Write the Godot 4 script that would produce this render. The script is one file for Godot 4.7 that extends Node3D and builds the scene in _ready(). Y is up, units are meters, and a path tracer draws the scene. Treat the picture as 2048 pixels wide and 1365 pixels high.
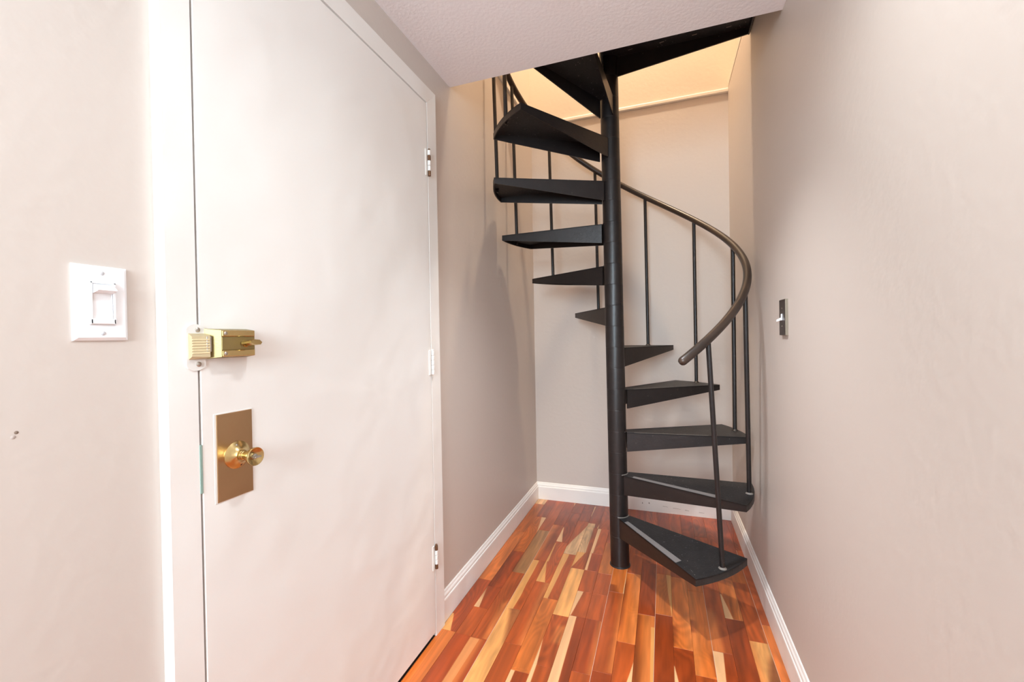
extends Node3D
# A narrow hall: white door on the left, black spiral staircase at the end.
# x runs across the hall, z from the end wall towards the viewer, y up. Metres.

const W := 1.232          # width of the hall
const ZC := 1.2213        # edge of the stair well in the ceiling
const H := 2.199          # hall ceiling
const HU := 2.60          # floor of the storey above
const ZF := 4.7           # wall behind the viewer
const EYE := Vector3(0.84315, 1.1283, 2.87321)

# ---- spiral stair, measured ----
const PX := 0.631
const PZ := 0.71946
const RP := 0.0449
const RT := 0.5874
const HW := 0.2532
const WI := 0.0349
const Y1 := 0.24527
const RISE := 0.20526
const TH1 := -0.75037
const DTH := 0.51836
const D0 := 0.0941
const D1 := 0.0273
const RB := 0.5689
const RAIL_UP := 0.9058
const RR := 0.582
const LX := -0.010
const LZ := -0.016

var M := {}
var used := {}

# ------------------------------------------------------------------ helpers
func numbered(parent: Node, called: String) -> String:
	var key = str(parent.get_instance_id()) + called
	var n: int = used.get(key, 0)
	used[key] = n + 1
	return called if n == 0 else "%s_%03d" % [called, n]

func tag(o: Node, label: String, category: String, kind := "", group := "") -> Node:
	o.set_meta("label", label)
	o.set_meta("category", category)
	if kind != "": o.set_meta("kind", kind)
	if group != "": o.set_meta("group", group)
	return o

func thing(called: String, at: Vector3, parent: Node = self) -> Node3D:
	var o := Node3D.new()
	o.name = numbered(parent, called)
	parent.add_child(o, true)
	o.position = at
	return o

func mb() -> SurfaceTool:
	var st := SurfaceTool.new()
	st.begin(Mesh.PRIMITIVE_TRIANGLES)
	return st

# commit the tool as one named mesh; off is the world place of the parent, so that shapes are written in world coordinates
func build(st: SurfaceTool, called: String, mat: Material, parent: Node = self, off := Vector3.ZERO, label := "") -> MeshInstance3D:
	st.generate_normals()
	var o := MeshInstance3D.new()
	o.mesh = st.commit()
	o.material_override = mat
	o.name = numbered(parent, called)
	parent.add_child(o, true)
	o.position = -off
	if label != "": o.set_meta("label", label)
	return o

func tri(st: SurfaceTool, a: Vector3, b: Vector3, c: Vector3, n: Vector3) -> void:
	if (b - a).cross(c - a).dot(n) > 0.0:
		var t := b; b = c; c = t
	st.add_vertex(a); st.add_vertex(b); st.add_vertex(c)

func quad(st: SurfaceTool, a: Vector3, b: Vector3, c: Vector3, d: Vector3, n: Vector3) -> void:
	tri(st, a, b, c, n)
	tri(st, a, c, d, n)

# eight corners: 0-3 round the one end, 4-7 the matching ones at the other
func hexa(st: SurfaceTool, p: Array) -> void:
	st.set_smooth_group(-1)
	var c := Vector3.ZERO
	for v in p: c += v / 8.0
	for f in [[0, 1, 2, 3], [4, 5, 6, 7], [0, 1, 5, 4], [1, 2, 6, 5], [2, 3, 7, 6], [3, 0, 4, 7]]:
		var m: Vector3 = (p[f[0]] + p[f[1]] + p[f[2]] + p[f[3]]) / 4.0
		quad(st, p[f[0]], p[f[1]], p[f[2]], p[f[3]], m - c)

func box(st: SurfaceTool, lo: Vector3, hi: Vector3) -> void:
	hexa(st, [Vector3(lo.x, lo.y, lo.z), Vector3(hi.x, lo.y, lo.z), Vector3(hi.x, hi.y, lo.z), Vector3(lo.x, hi.y, lo.z),
		Vector3(lo.x, lo.y, hi.z), Vector3(hi.x, lo.y, hi.z), Vector3(hi.x, hi.y, hi.z), Vector3(lo.x, hi.y, hi.z)])

# a box with chamfered edges
func cbox(st: SurfaceTool, lo: Vector3, hi: Vector3, b: float) -> void:
	st.set_smooth_group(-1)
	var c := (lo + hi) / 2.0
	var e := (hi - lo) / 2.0
	var v := func(s: Vector3, axis: int) -> Vector3:
		var q := Vector3(e.x - b, e.y - b, e.z - b)
		q[axis] = e[axis]
		return c + s * q
	for ax in 3:
		var u := (ax + 1) % 3
		var w := (ax + 2) % 3
		for s in [-1.0, 1.0]:
			var pts := []
			for k in [[-1, -1], [1, -1], [1, 1], [-1, 1]]:
				var sg := Vector3.ZERO
				sg[ax] = s; sg[u] = k[0]; sg[w] = k[1]
				pts.append(v.call(sg, ax))
			var n := Vector3.ZERO
			n[ax] = s
			quad(st, pts[0], pts[1], pts[2], pts[3], n)
			for s2 in [-1.0, 1.0]:     # edge between the faces ax and u
				var a := Vector3.ZERO
				a[ax] = s; a[u] = s2; a[w] = -1.0
				var d := a
				d[w] = 1.0
				var n2 := Vector3.ZERO
				n2[ax] = s; n2[u] = s2
				quad(st, v.call(a, ax), v.call(a, u), v.call(d, u), v.call(d, ax), n2)
	for x in [-1.0, 1.0]:
		for y in [-1.0, 1.0]:
			for z in [-1.0, 1.0]:
				var s3 := Vector3(x, y, z)
				tri(st, v.call(s3, 0), v.call(s3, 1), v.call(s3, 2), s3)

# a flat outline in the plane (u, v) through o, pushed along dir
func extrude(st: SurfaceTool, poly: PackedVector2Array, o: Vector3, u: Vector3, v: Vector3, dir: Vector3, smooth := false) -> void:
	var area := 0.0
	for i in poly.size():
		area += poly[i].cross(poly[(i + 1) % poly.size()])
	var sg := signf(area)
	var at := func(q: Vector2) -> Vector3: return o + u * q.x + v * q.y
	st.set_smooth_group(-1)
	var idx := Geometry2D.triangulate_polygon(poly)
	for i in range(0, idx.size(), 3):
		var a: Vector3 = at.call(poly[idx[i]])
		var b: Vector3 = at.call(poly[idx[i + 1]])
		var c: Vector3 = at.call(poly[idx[i + 2]])
		tri(st, a, b, c, -dir)
		tri(st, a + dir, b + dir, c + dir, dir)
	for i in poly.size():
		var p := poly[i]
		var q := poly[(i + 1) % poly.size()]
		var t := (q - p) * sg
		st.set_smooth_group(1 if smooth else -1)
		var a: Vector3 = at.call(p)
		var b: Vector3 = at.call(q)
		quad(st, a, b, b + dir, a + dir, u * t.y - v * t.x)

# a turned shape: profile of (radius, height along axis)
func lathe(st: SurfaceTool, prof: Array, o: Vector3, axis: Vector3, seg := 24, crease := 0.6) -> void:
	axis = axis.normalized()
	var u := axis.cross(Vector3.UP if absf(axis.y) < 0.9 else Vector3.RIGHT).normalized()
	var w := axis.cross(u)
	var group := 1
	for i in prof.size() - 1:
		var p: Vector2 = prof[i]
		var q: Vector2 = prof[i + 1]
		if i > 0:
			var before: Vector2 = p - prof[i - 1]
			if absf(before.angle_to(q - p)) > crease: group += 1
		st.set_smooth_group(group)
		for k in seg:
			var a0 := TAU * k / seg
			var a1 := TAU * (k + 1) / seg
			var r0 := u * cos(a0) + w * sin(a0)
			var r1 := u * cos(a1) + w * sin(a1)
			var n := (r0 + r1) * (q.y - p.y) - axis * (q.x - p.x) * 2.0
			var a := o + r0 * p.x + axis * p.y
			var b := o + r1 * p.x + axis * p.y
			var c := o + r1 * q.x + axis * q.y
			var d := o + r0 * q.x + axis * q.y
			if p.x > 1e-6: tri(st, a, b, c, n)
			if q.x > 1e-6: tri(st, a, c, d, n)

# a round bar along a path, its ends rounded
func tube(st: SurfaceTool, path: Array, r: float, seg := 14, domed := false) -> void:
	var rings := []
	var n: int = path.size()
	var up := Vector3.ZERO
	for i in n:
		var t: Vector3 = (path[mini(i + 1, n - 1)] - path[maxi(i - 1, 0)]).normalized()
		if i == 0: up = t.cross(Vector3.RIGHT if absf(t.x) < 0.8 else Vector3.UP).normalized()
		up = (up - t * up.dot(t)).normalized()
		var side := t.cross(up)
		if i == 0:
			for k in ([[1.0, 0.05], [0.75, 0.66], [0.4, 0.92]] if domed else [[0.0, 0.02]]):
				rings.append([path[0] - t * r * k[0], up, side, r * k[1]])
		rings.append([path[i], up, side, r])
		if i == n - 1:
			for k in ([[0.4, 0.92], [0.75, 0.66], [1.0, 0.05]] if domed else [[0.0, 0.02]]):
				rings.append([path[i] + t * r * k[0], up, side, r * k[1]])
	for i in rings.size() - 1:
		var A: Array = rings[i]
		var B: Array = rings[i + 1]
		st.set_smooth_group(1 if domed or (i > 0 and i < rings.size() - 2) else 2 + i)
		for k in seg:
			var a0 := TAU * k / seg
			var a1 := TAU * (k + 1) / seg
			var p: Vector3 = A[0] + (A[1] * cos(a0) + A[2] * sin(a0)) * A[3]
			var q: Vector3 = A[0] + (A[1] * cos(a1) + A[2] * sin(a1)) * A[3]
			var s: Vector3 = B[0] + (B[1] * cos(a1) + B[2] * sin(a1)) * B[3]
			var w: Vector3 = B[0] + (B[1] * cos(a0) + B[2] * sin(a0)) * B[3]
			var mid: Vector3 = (p + q + s + w) / 4.0 - (A[0] + B[0]) / 2.0
			if mid.length() < r * 0.3: mid += (path[0] - path[1]).normalized() * r if i < 3 else (path[n - 1] - path[n - 2]).normalized() * r
			quad(st, p, q, s, w, mid)

# a place seen on the wall plane x = 0, carried along the sight line to the plane x
func seen(y: float, z: float, x: float) -> Vector3:
	var k := (EYE.x - x) / EYE.x
	return Vector3(x, EYE.y + (y - EYE.y) * k, EYE.z + (z - EYE.z) * k)

# ------------------------------------------------------------------ materials
func paint(c: Color, rough := 0.6, metal := 0.0) -> StandardMaterial3D:
	var m := StandardMaterial3D.new()
	m.albedo_color = c
	m.roughness = rough
	m.metallic = metal
	return m

func rgb(r: float, g: float, b: float) -> Color:
	return Color(r / 255.0, g / 255.0, b / 255.0)

func noise_image(w: int, h: int, freq: float, sd: int, oct := 4) -> Image:
	var n := FastNoiseLite.new()
	n.seed = sd
	n.noise_type = FastNoiseLite.TYPE_SIMPLEX_SMOOTH
	n.frequency = freq
	n.fractal_octaves = oct
	return n.get_seamless_image(w, h)

func bumpy(m: StandardMaterial3D, im: Image, strength: float, per_metre: float) -> StandardMaterial3D:
	var b := im.duplicate() as Image
	b.convert(Image.FORMAT_RGBA8)
	b.bump_map_to_normal_map(strength)
	m.normal_enabled = true
	m.normal_texture = ImageTexture.create_from_image(b)
	m.uv1_triplanar = true
	m.uv1_world_triplanar = true
	m.uv1_scale = Vector3.ONE * per_metre
	return m

# a colour map that varies gently between two tones, with specks
func mottled(im: Image, a: Color, b: Color, specks := 0, speck := Color.WHITE, sd := 1) -> ImageTexture:
	var w := im.get_width()
	var h := im.get_height()
	var o := Image.create(w, h, false, Image.FORMAT_RGB8)
	for y in h:
		for x in w:
			o.set_pixel(x, y, a.lerp(b, im.get_pixel(x, y).r))
	var rng := RandomNumberGenerator.new()
	rng.seed = sd
	for k in specks:
		var x := rng.randi() % (w - 2)
		var y := rng.randi() % (h - 2)
		var s := 2 if rng.randf() < 0.12 else 1
		o.fill_rect(Rect2i(x, y, s, s), a.lerp(speck, rng.randf_range(0.25, 0.9)))
	return ImageTexture.create_from_image(o)

func make_materials() -> void:
	var peel := noise_image(512, 512, 0.035, 3, 3)
	var soft := noise_image(256, 256, 0.012, 8, 3)
	M.wall = bumpy(paint(rgb(208, 196, 187), 0.5), peel, 0.3, 1.6)
	M.wall_high = bumpy(paint(rgb(232, 220, 204), 0.55), peel, 0.3, 1.6)
	var stipple := noise_image(512, 512, 0.03, 21, 5)
	M.ceiling = bumpy(paint(rgb(246, 241, 242), 0.8), stipple, 1.0, 3.6)
	M.white = bumpy(paint(rgb(244, 238, 232), 0.38), soft, 0.8, 1.2)
	M.door = bumpy(paint(rgb(238, 234, 229), 0.42), soft, 1.0, 1.0)
	M.trim = paint(rgb(240, 234, 224), 0.35)
	M.plastic = paint(rgb(246, 246, 248), 0.3)
	M.dark_gap = paint(rgb(28, 22, 20), 0.9)
	var blk := noise_image(256, 256, 0.02, 5, 4)
	M.iron = paint(Color.WHITE, 0.38)
	M.iron.albedo_texture = mottled(blk, rgb(25, 21, 21), rgb(36, 30, 29), 40, rgb(140, 132, 126), 4)
	bumpy(M.iron, noise_image(256, 256, 0.06, 12, 3), 0.25, 3.0)
	M.iron_top = paint(Color.WHITE, 0.55)
	M.iron_top.albedo_texture = mottled(blk, rgb(24, 23, 25), rgb(36, 34, 36), 300, rgb(215, 208, 200), 9)
	bumpy(M.iron_top, noise_image(256, 256, 0.09, 14, 3), 0.4, 3.0)
	M.rail = paint(Color.WHITE, 0.36)
	M.rail.albedo_texture = mottled(noise_image(256, 256, 0.012, 31, 4), rgb(30, 24, 21), rgb(78, 58, 46))
	M.rail.uv1_triplanar = true
	M.rail.uv1_scale = Vector3.ONE * 2.0
	M.weld = paint(rgb(120, 112, 106), 0.5)
	M.grip = bumpy(paint(rgb(118, 112, 110), 0.95), peel, 4.0, 12.0)
	M.brass = bumpy(paint(rgb(206, 182, 128), 0.24, 1.0), soft, 0.3, 6.0)
	M.brass_dull = bumpy(paint(rgb(156, 138, 92), 0.42, 0.8), peel, 0.6, 14.0)
	M.brass_plate = bumpy(paint(rgb(192, 160, 122), 0.3, 1.0), soft, 0.5, 5.0)
	M.keeper = paint(rgb(200, 182, 146), 0.45, 0.35)
	M.steel = paint(rgb(196, 190, 182), 0.3, 0.9)
	M.old_paint = paint(rgb(232, 228, 222), 0.4)
	M.bare_hinge = paint(rgb(112, 78, 54), 0.45, 0.5)
	M.latch_green = paint(rgb(140, 165, 155), 0.5)
	M.switch_dark = paint(rgb(62, 48, 42), 0.35, 0.4)
	M.switch_edge = paint(rgb(128, 116, 100), 0.4, 0.4)
	M.shade = paint(rgb(250, 246, 240), 0.3)
	M.shade.emission_enabled = true
	M.shade.emission = Color(1.0, 0.93, 0.86)
	M.shade.emission_energy_multiplier = 1.0
	M.shade_warm = paint(rgb(250, 236, 210), 0.3)
	M.shade_warm.emission_enabled = true
	M.shade_warm.emission = Color(1.0, 0.78, 0.5)
	M.shade_warm.emission_energy_multiplier = 1.0
	M.daylight = paint(rgb(235, 240, 245), 0.3)
	M.daylight.emission_enabled = true
	M.daylight.emission = Color(0.9, 0.96, 1.0)
	M.daylight.emission_energy_multiplier = 1.0
	M.wood = paint(Color.WHITE, 0.3)
	M.wood.albedo_texture = wood_atlas()
	M.wood.clearcoat_enabled = true
	M.wood.clearcoat = 0.25
	M.wood.clearcoat_roughness = 0.18
	M.underfloor = paint(rgb(70, 36, 22), 0.8)
	M.upper_floor = paint(rgb(176, 120, 76), 0.5)

# ------------------------------------------------------------------ floor
# strips run along z; for each strip the ends of its blocks and their tone:
# R red brown, D dark red brown, O orange, A amber, Y pale yellow, P pale, L olive
const STRIPS := [
	[[0.103, "P"], [0.53, "A"], [1.045, "O"], [1.41, "D"], [2.0, "O"]],
	[[0.30, "D"], [0.75, "A"], [1.088, "D"], [1.244, "D"], [1.414, "R"], [1.95, "D"]],
	[[0.476, "R"], [0.945, "L"], [1.414, "R"], [2.1, "D"]],
	[[0.38, "D"], [0.806, "R"], [1.208, "R"], [1.85, "Y"]],
	[[0.18, "D"], [0.584, "D"], [0.985, "R"], [1.401, "R"], [2.05, "R"]],
	[[0.288, "D"], [0.70, "R"], [1.098, "R"], [1.518, "O"], [1.9, "D"]],
	[[0.358, "D"], [0.825, "R"], [1.192, "Y"], [1.47, "R"], [2.0, "R"]],
	[[0.36, "R"], [0.655, "R"], [0.824, "D"], [1.001, "R"], [1.177, "R"], [1.95, "D"]],
	[[0.516, "R"], [0.83, "O"], [1.001, "R"], [1.177, "R"], [1.46, "D"], [2.0, "R"]],
	[[0.4, "R"], [0.963, "O"], [1.436, "R"], [1.9, "D"]],
	[[0.3, "D"], [0.788, "R"], [1.269, "O"], [1.8, "R"]],
	[[0.5, "R"], [0.67, "R"], [1.082, "D"], [1.75, "O"]],
	[[0.4, "D"], [0.751, "R"], [1.061, "O"], [1.7, "D"]],
	[[0.35, "R"], [0.76, "R"], [1.238, "O"], [1.8, "D"]],
	[[0.45, "D"], [0.85, "O"], [1.35, "O"], [1.9, "R"]],
	[[0.3, "R"], [0.82, "R"], [1.213, "R"], [1.75, "D"]],
	[[0.42, "R"], [0.6, "D"], [1.006, "A"], [1.55, "D"]],
	[[0.45, "D"], [0.721, "A"], [1.117, "R"], [1.65, "Y"]],
	[[0.4, "D"], [1.007, "R"], [1.9, "O"]],
]
# pale sapwood and dark streaks: strip, z from, z to, side (-1 left, 1 right), share of the width at each end, kind
const STREAKS := [
	[1, 0.30, 0.55, 1, 0.5, 0.03, 0], [1, 1.088, 1.243, -1, 0.0, 0.33, 0], [0, 1.31, 1.41, -1, 0.1, 0.6, 1],
	[1, 0.6, 1.2, -1, 0.1, 0.4, 2],
	[2, 1.414, 1.60, -1, 0.5, 0.02, 0], [2, 1.15, 1.41, 1, 0.55, 0.35, 4], [2, 1.414, 1.9, -1, 0.7, 0.2, 4],
	[2, 0.476, 0.945, -1, 0.0, 0.15, 2], [3, 0.02, 0.15, 1, 0.22, 0.02, 0],
	[3, 0.38, 0.80, -1, 0.4, 0.25, 4], [3, 0.806, 1.208, -1, 0.45, 0.45, 1], [3, 1.208, 1.40, 1, 0.75, 0.05, 2],
	[4, 0.40, 0.48, -1, 0.05, 0.2, 0], [4, 0.48, 0.582, -1, 0.2, 0.45, 0], [4, 0.60, 0.802, -1, 0.05, 0.18, 1], [4, 0.802, 0.985, -1, 0.08, 0.6, 1],
	[4, 0.985, 1.40, 1, 0.4, 0.3, 4], [4, 1.05, 1.38, 1, 0.15, 0.1, 2],
	[5, 0.33, 0.70, 1, 0.1, 1.25, 3], [5, 0.70, 1.098, -1, 0.45, 0.28, 1], [5, 1.518, 1.9, -1, 0.2, 0.3, 0],
	[6, 0.30, 0.66, -1, 0.62, 0.66, 3], [6, 0.66, 0.82, -1, 0.62, 0.0, 1], [6, 1.34, 1.9, -1, 0.0, 0.75, 0], [6, 1.24, 1.36, 1, 0.5, 0.5, 4],
	[7, 0.36, 0.655, -1, 0.24, 0.2, 0], [7, 0.655, 0.824, -1, 0.16, 0.2, 0], [7, 1.001, 1.177, -1, 0.36, 0.06, 0], [7, 1.177, 1.95, -1, 0.4, 0.6, 0],
	[7, 0.19, 0.36, 1, 0.0, 0.08, 0], [6, 0.2, 0.358, 1, 0.0, 0.2, 0], [6, 0.04, 0.2, -1, 0.1, 0.05, 0],
	[8, 0.52, 0.82, 1, 0.5, 0.3, 4], [8, 0.38, 0.516, 1, 0.5, 0.5, 2], [8, 1.177, 1.46, 1, 0.3, 0.3, 4],
	[9, 0.70, 0.97, 1, 0.12, 0.16, 0], [9, 0.963, 1.43, 1, 0.3, 0.3, 4], [9, 0.9, 0.963, -1, 0.3, 0.5, 2],
	[10, 0.788, 1.269, 1, 0.55, 0.4, 4], [10, 1.33, 1.47, 1, 0.05, 0.35, 0], [10, 0.82, 1.24, -1, 0.18, 0.1, 2],
	[11, 1.082, 1.6, 1, 0.6, 0.6, 4], [11, 1.09, 1.5, -1, 0.16, 0.3, 2], [11, 1.15, 1.6, 1, 0.3, 0.2, 1],
	[12, 0.751, 1.061, 1, 0.42, 0.12, 1], [12, 0.6, 0.751, 1, 0.3, 0.4, 4], [13, 1.10, 1.23, -1, 0.3, 0.1, 2], [13, 0.76, 1.238, 1, 0.5, 0.35, 4], [13, 1.33, 1.47, -1, 0.02, 0.3, 0],
	[14, 0.86, 1.35, -1, 0.35, 0.35, 4], [14, 1.05, 1.14, -1, 0.2, 0.25, 2], [14, 1.22, 1.34, 1, 0.2, 0.16, 2],
	[15, 0.95, 1.213, -1, 0.45, 0.6, 4], [15, 1.213, 1.42, -1, 0.52, 0.35, 0],
	[16, 0.84, 1.006, -1, 0.08, 0.45, 0], [16, 0.7, 1.006, 1, 0.4, 0.4, 4],
	[17, 1.03, 1.117, 1, 0.3, 0.3, 4], [17, 1.117, 1.6, -1, 0.12, 0.35, 4], [17, 1.17, 1.4, 1, 0.25, 0.85, 2],
]

func strip_edge(k: int) -> float:
	if k <= 0: return 0.0143
	if k >= 19: return W
	return 0.0145 + 0.0655 * k if k < 18 else 1.1895

# the colour of the wood over the whole floor as seen from above: 1.232 m across, 1.8 m deep
func wood_atlas() -> ImageTexture:
	var w := 1024
	var h := 1280
	var fine := noise_image(512, 64, 0.06, 41, 4)
	fine.resize(1024, 1024, Image.INTERPOLATE_CUBIC)
	fine.convert(Image.FORMAT_L8)
	var broad := noise_image(256, 64, 0.02, 57, 3)
	broad.resize(1024, 1024, Image.INTERPOLATE_CUBIC)
	broad.convert(Image.FORMAT_L8)
	var f := fine.get_data()
	var g := broad.get_data()
	var tones := {"R": [168.0, 76.0, 31.0], "D": [150.0, 62.0, 24.0], "O": [192.0, 102.0, 44.0], "A": [178.0, 90.0, 34.0], "Y": [222.0, 154.0, 88.0], "P": [214.0, 164.0, 116.0], "L": [178.0, 122.0, 74.0]}
	var kinds := [[226.0, 172.0, 122.0], [216.0, 150.0, 84.0], [104.0, 42.0, 18.0], [208.0, 160.0, 114.0], [204.0, 118.0, 60.0]]
	var rng := RandomNumberGenerator.new()
	rng.seed = 77
	var data := PackedByteArray()
	data.resize(w * h * 3)
	data.fill(90)
	for k in 19:
		var x0 := int(strip_edge(k) / W * w)
		var x1 := int(strip_edge(k + 1) / W * w)
		if k == 18: x1 = w
		var full := maxf(60.0 if k < 18 else 40.0, 1.0)
		var list: Array = STRIPS[k]
		var z0 := 0.0
		for blk in list:
			var y0 := int(z0 / 1.8 * h)
			var y1 := mini(int(blk[0] / 1.8 * h), h)
			var tone: Array = tones[blk[1]]
			var shift := rng.randf_range(-0.07, 0.07)
			var ox := rng.randi() % 1024
			var oy := rng.randi() % 1024
			var rings := rng.randf_range(5.0, 13.0)
			var ringy := rng.randf_range(0.01, 0.075)
			if blk[1] == "Y" or blk[1] == "P": ringy *= 0.4
			var mine := []
			for s in STREAKS:
				if s[0] == k and s[2] > z0 and s[1] < blk[0]: mine.append(s)
			for y in range(y0, y1):
				var z := (y + 0.5) / h * 1.8
				var row := ((y + oy) & 1023) * 1024
				var active := []
				for s in mine:
					if z >= s[1] and z <= s[2]:
						var t: float = (z - s[1]) / (s[2] - s[1])
						var fade := 1.0
						if s[6] == 2 or s[6] == 4:
							fade = clampf(minf(t, 1.0 - t) * 6.0, 0.0, 1.0)
							if absf(s[1] - z0) < 0.012 and t < 0.5: fade = 1.0
							if absf(s[2] - blk[0]) < 0.012 and t > 0.5: fade = 1.0
						active.append([lerpf(s[4], s[5], t), s[3], s[6], fade])
				for x in range(x0, x1):
					var i := row + ((x + ox) & 1023)
					var n1 := f[i] / 255.0 - 0.5
					var n2 := g[i] / 255.0
					var ring := sin(n2 * TAU * rings) * ringy
					var v := 1.0 + shift + n1 * 0.34 + ring
					var r: float = tone[0]
					var gg: float = tone[1]
					var b: float = tone[2]
					var across := (x - x0) / full
					for s in active:
						var d: float = across if s[1] < 0 else 1.0 - across
						var soft := 0.035 if s[2] != 4 and s[2] != 2 else 0.3
						var a := clampf((s[0] + (n2 - 0.5) * 0.35 * s[0] - d) / soft + 0.5, 0.0, 1.0)
						if s[2] == 2: a *= 0.6
						if s[2] == 4: a *= 0.7
						a *= s[3]
						if s[0] <= 0.0: a = 0.0
						var c: Array = kinds[s[2]]
						r = lerpf(r, c[0], a)
						gg = lerpf(gg, c[1], a)
						b = lerpf(b, c[2], a)
						if s[2] < 2: v = lerpf(v, 1.0 + n1 * 0.12, a * 0.8)
					var at := (y * w + x) * 3
					data[at] = clampi(int(r * v), 0, 255)
					data[at + 1] = clampi(int(gg * v), 0, 255)
					data[at + 2] = clampi(int(b * v), 0, 255)
			z0 = blk[0]
			if z0 >= 1.8: break
	var im := Image.create_from_data(w, h, false, Image.FORMAT_RGB8, data)
	im.generate_mipmaps()
	return ImageTexture.create_from_image(im)

# one block of a strip, its long edges eased; the wood is cut from the atlas, turned over beyond its end
func plank(parent: Node, x0: float, x1: float, z0: float, z1: float, low: float) -> void:
	var st := mb()
	st.set_smooth_group(-1)
	var g := 0.00025
	var e := 0.0005
	var a := Vector3(x0 + g, -0.012, z0 + g)
	var b := Vector3(x1 - g, 0.0 - low, z1 - g)
	var uv := func(p: Vector3) -> Vector2:
		var v := fposmod(p.z, 3.6) / 1.8
		if v > 1.0: v = 2.0 - v
		return Vector2(p.x / W, v)
	var put := func(p: Array, n: Vector3) -> void:
		for k in [[0, 1, 2], [0, 2, 3]]:
			var o := [p[k[0]], p[k[1]], p[k[2]]]
			if (o[1] - o[0]).cross(o[2] - o[0]).dot(n) > 0.0: o = [o[0], o[2], o[1]]
			for q in o:
				st.set_uv(uv.call(q))
				st.add_vertex(q)
	var t := [Vector3(a.x + e, b.y, a.z + e), Vector3(b.x - e, b.y, a.z + e), Vector3(b.x - e, b.y, b.z - e), Vector3(a.x + e, b.y, b.z - e)]
	var m := [Vector3(a.x, b.y - e, a.z), Vector3(b.x, b.y - e, a.z), Vector3(b.x, b.y - e, b.z), Vector3(a.x, b.y - e, b.z)]
	var l := [Vector3(a.x, a.y, a.z), Vector3(b.x, a.y, a.z), Vector3(b.x, a.y, b.z), Vector3(a.x, a.y, b.z)]
	var c := (a + b) / 2.0
	put.call(t, Vector3.UP)
	for k in 4:
		var j := (k + 1) % 4
		var out: Vector3 = (m[k] + m[j]) / 2.0 - c
		out.y = 0.0
		put.call([m[k], m[j], t[j], t[k]], out.normalized() + Vector3.UP)
		put.call([l[k], l[j], m[j], m[k]], out)
	build(st, "plank", M.wood, parent)

func make_floor() -> void:
	var st := mb()
	box(st, Vector3(-0.3, -0.16, -0.3), Vector3(W + 0.3, -0.0118, ZF + 0.2))
	var fl := build(st, "floor", M.underfloor)
	tag(fl, "glossy red brown wood strip floor with pale sapwood streaks", "floor", "structure")
	var rng := RandomNumberGenerator.new()
	rng.seed = 5
	for k in 19:
		var z := 0.0
		var ends := []
		for blk in STRIPS[k]: ends.append(blk[0])
		z = ends[-1]
		while z < ZF:
			z += rng.randf_range(0.5, 0.8)
			ends.append(minf(z, ZF))
		var from := 0.0
		for to in ends:
			if to - from > 0.01:
				plank(fl, strip_edge(k), strip_edge(k + 1), from, to, rng.randf_range(0.0, 0.00015))
			from = to
	# pale filler in the long seams between the boards
	for x in [0.8005, 0.997, 1.1895, 0.604, 0.2110]:
		var s := mb()
		box(s, Vector3(x - 0.0006, -0.011, 0.4), Vector3(x + 0.0006, 0.00012, 2.2))
		build(s, "seam_filler", M.seam, fl)

# ------------------------------------------------------------------ room
func baseboard(called: String, from: Vector3, to: Vector3, out: Vector3, label: String) -> void:
	var st := mb()
	var prof := PackedVector2Array([Vector2(0, 0), Vector2(0.014, 0), Vector2(0.014, 0.084), Vector2(0.0128, 0.088), Vector2(0.0105, 0.090), Vector2(0.0105, 0.0945), Vector2(0.0095, 0.1), Vector2(0.006, 0.106), Vector2(0.0045, 0.112), Vector2(0.0025, 0.1155), Vector2(0, 0.1155)])
	extrude(st, prof, from, out, Vector3.UP, to - from)
	var bb := build(st, called, M.white)
	tag(bb, label, "baseboard", "structure")
	if called == "baseboard_back":       # shoe marks to the right of the pole
		for q in [[0.705, 0.046, 0.004, 0.010], [0.745, 0.050, 0.006, 0.009], [0.83, 0.041, 0.030, 0.0016], [0.89, 0.036, 0.045, 0.0018], [0.96, 0.031, 0.024, 0.0022], [1.04, 0.027, 0.030, 0.0015]]:
			st = mb()
			hexa(st, [Vector3(q[0], q[1], 0.0138), Vector3(q[0] + q[2], q[1] - 0.002, 0.0138), Vector3(q[0] + q[2] + 0.001, q[1] - 0.002 + q[3] * 0.6, 0.0138), Vector3(q[0] + 0.0015, q[1] + q[3], 0.0138),
				Vector3(q[0], q[1], 0.0142), Vector3(q[0] + q[2], q[1] - 0.002, 0.0142), Vector3(q[0] + q[2] + 0.001, q[1] - 0.002 + q[3] * 0.6, 0.0142), Vector3(q[0] + 0.0015, q[1] + q[3], 0.0142)])
			build(st, "scuff_mark", M.scuff, bb)

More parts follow.
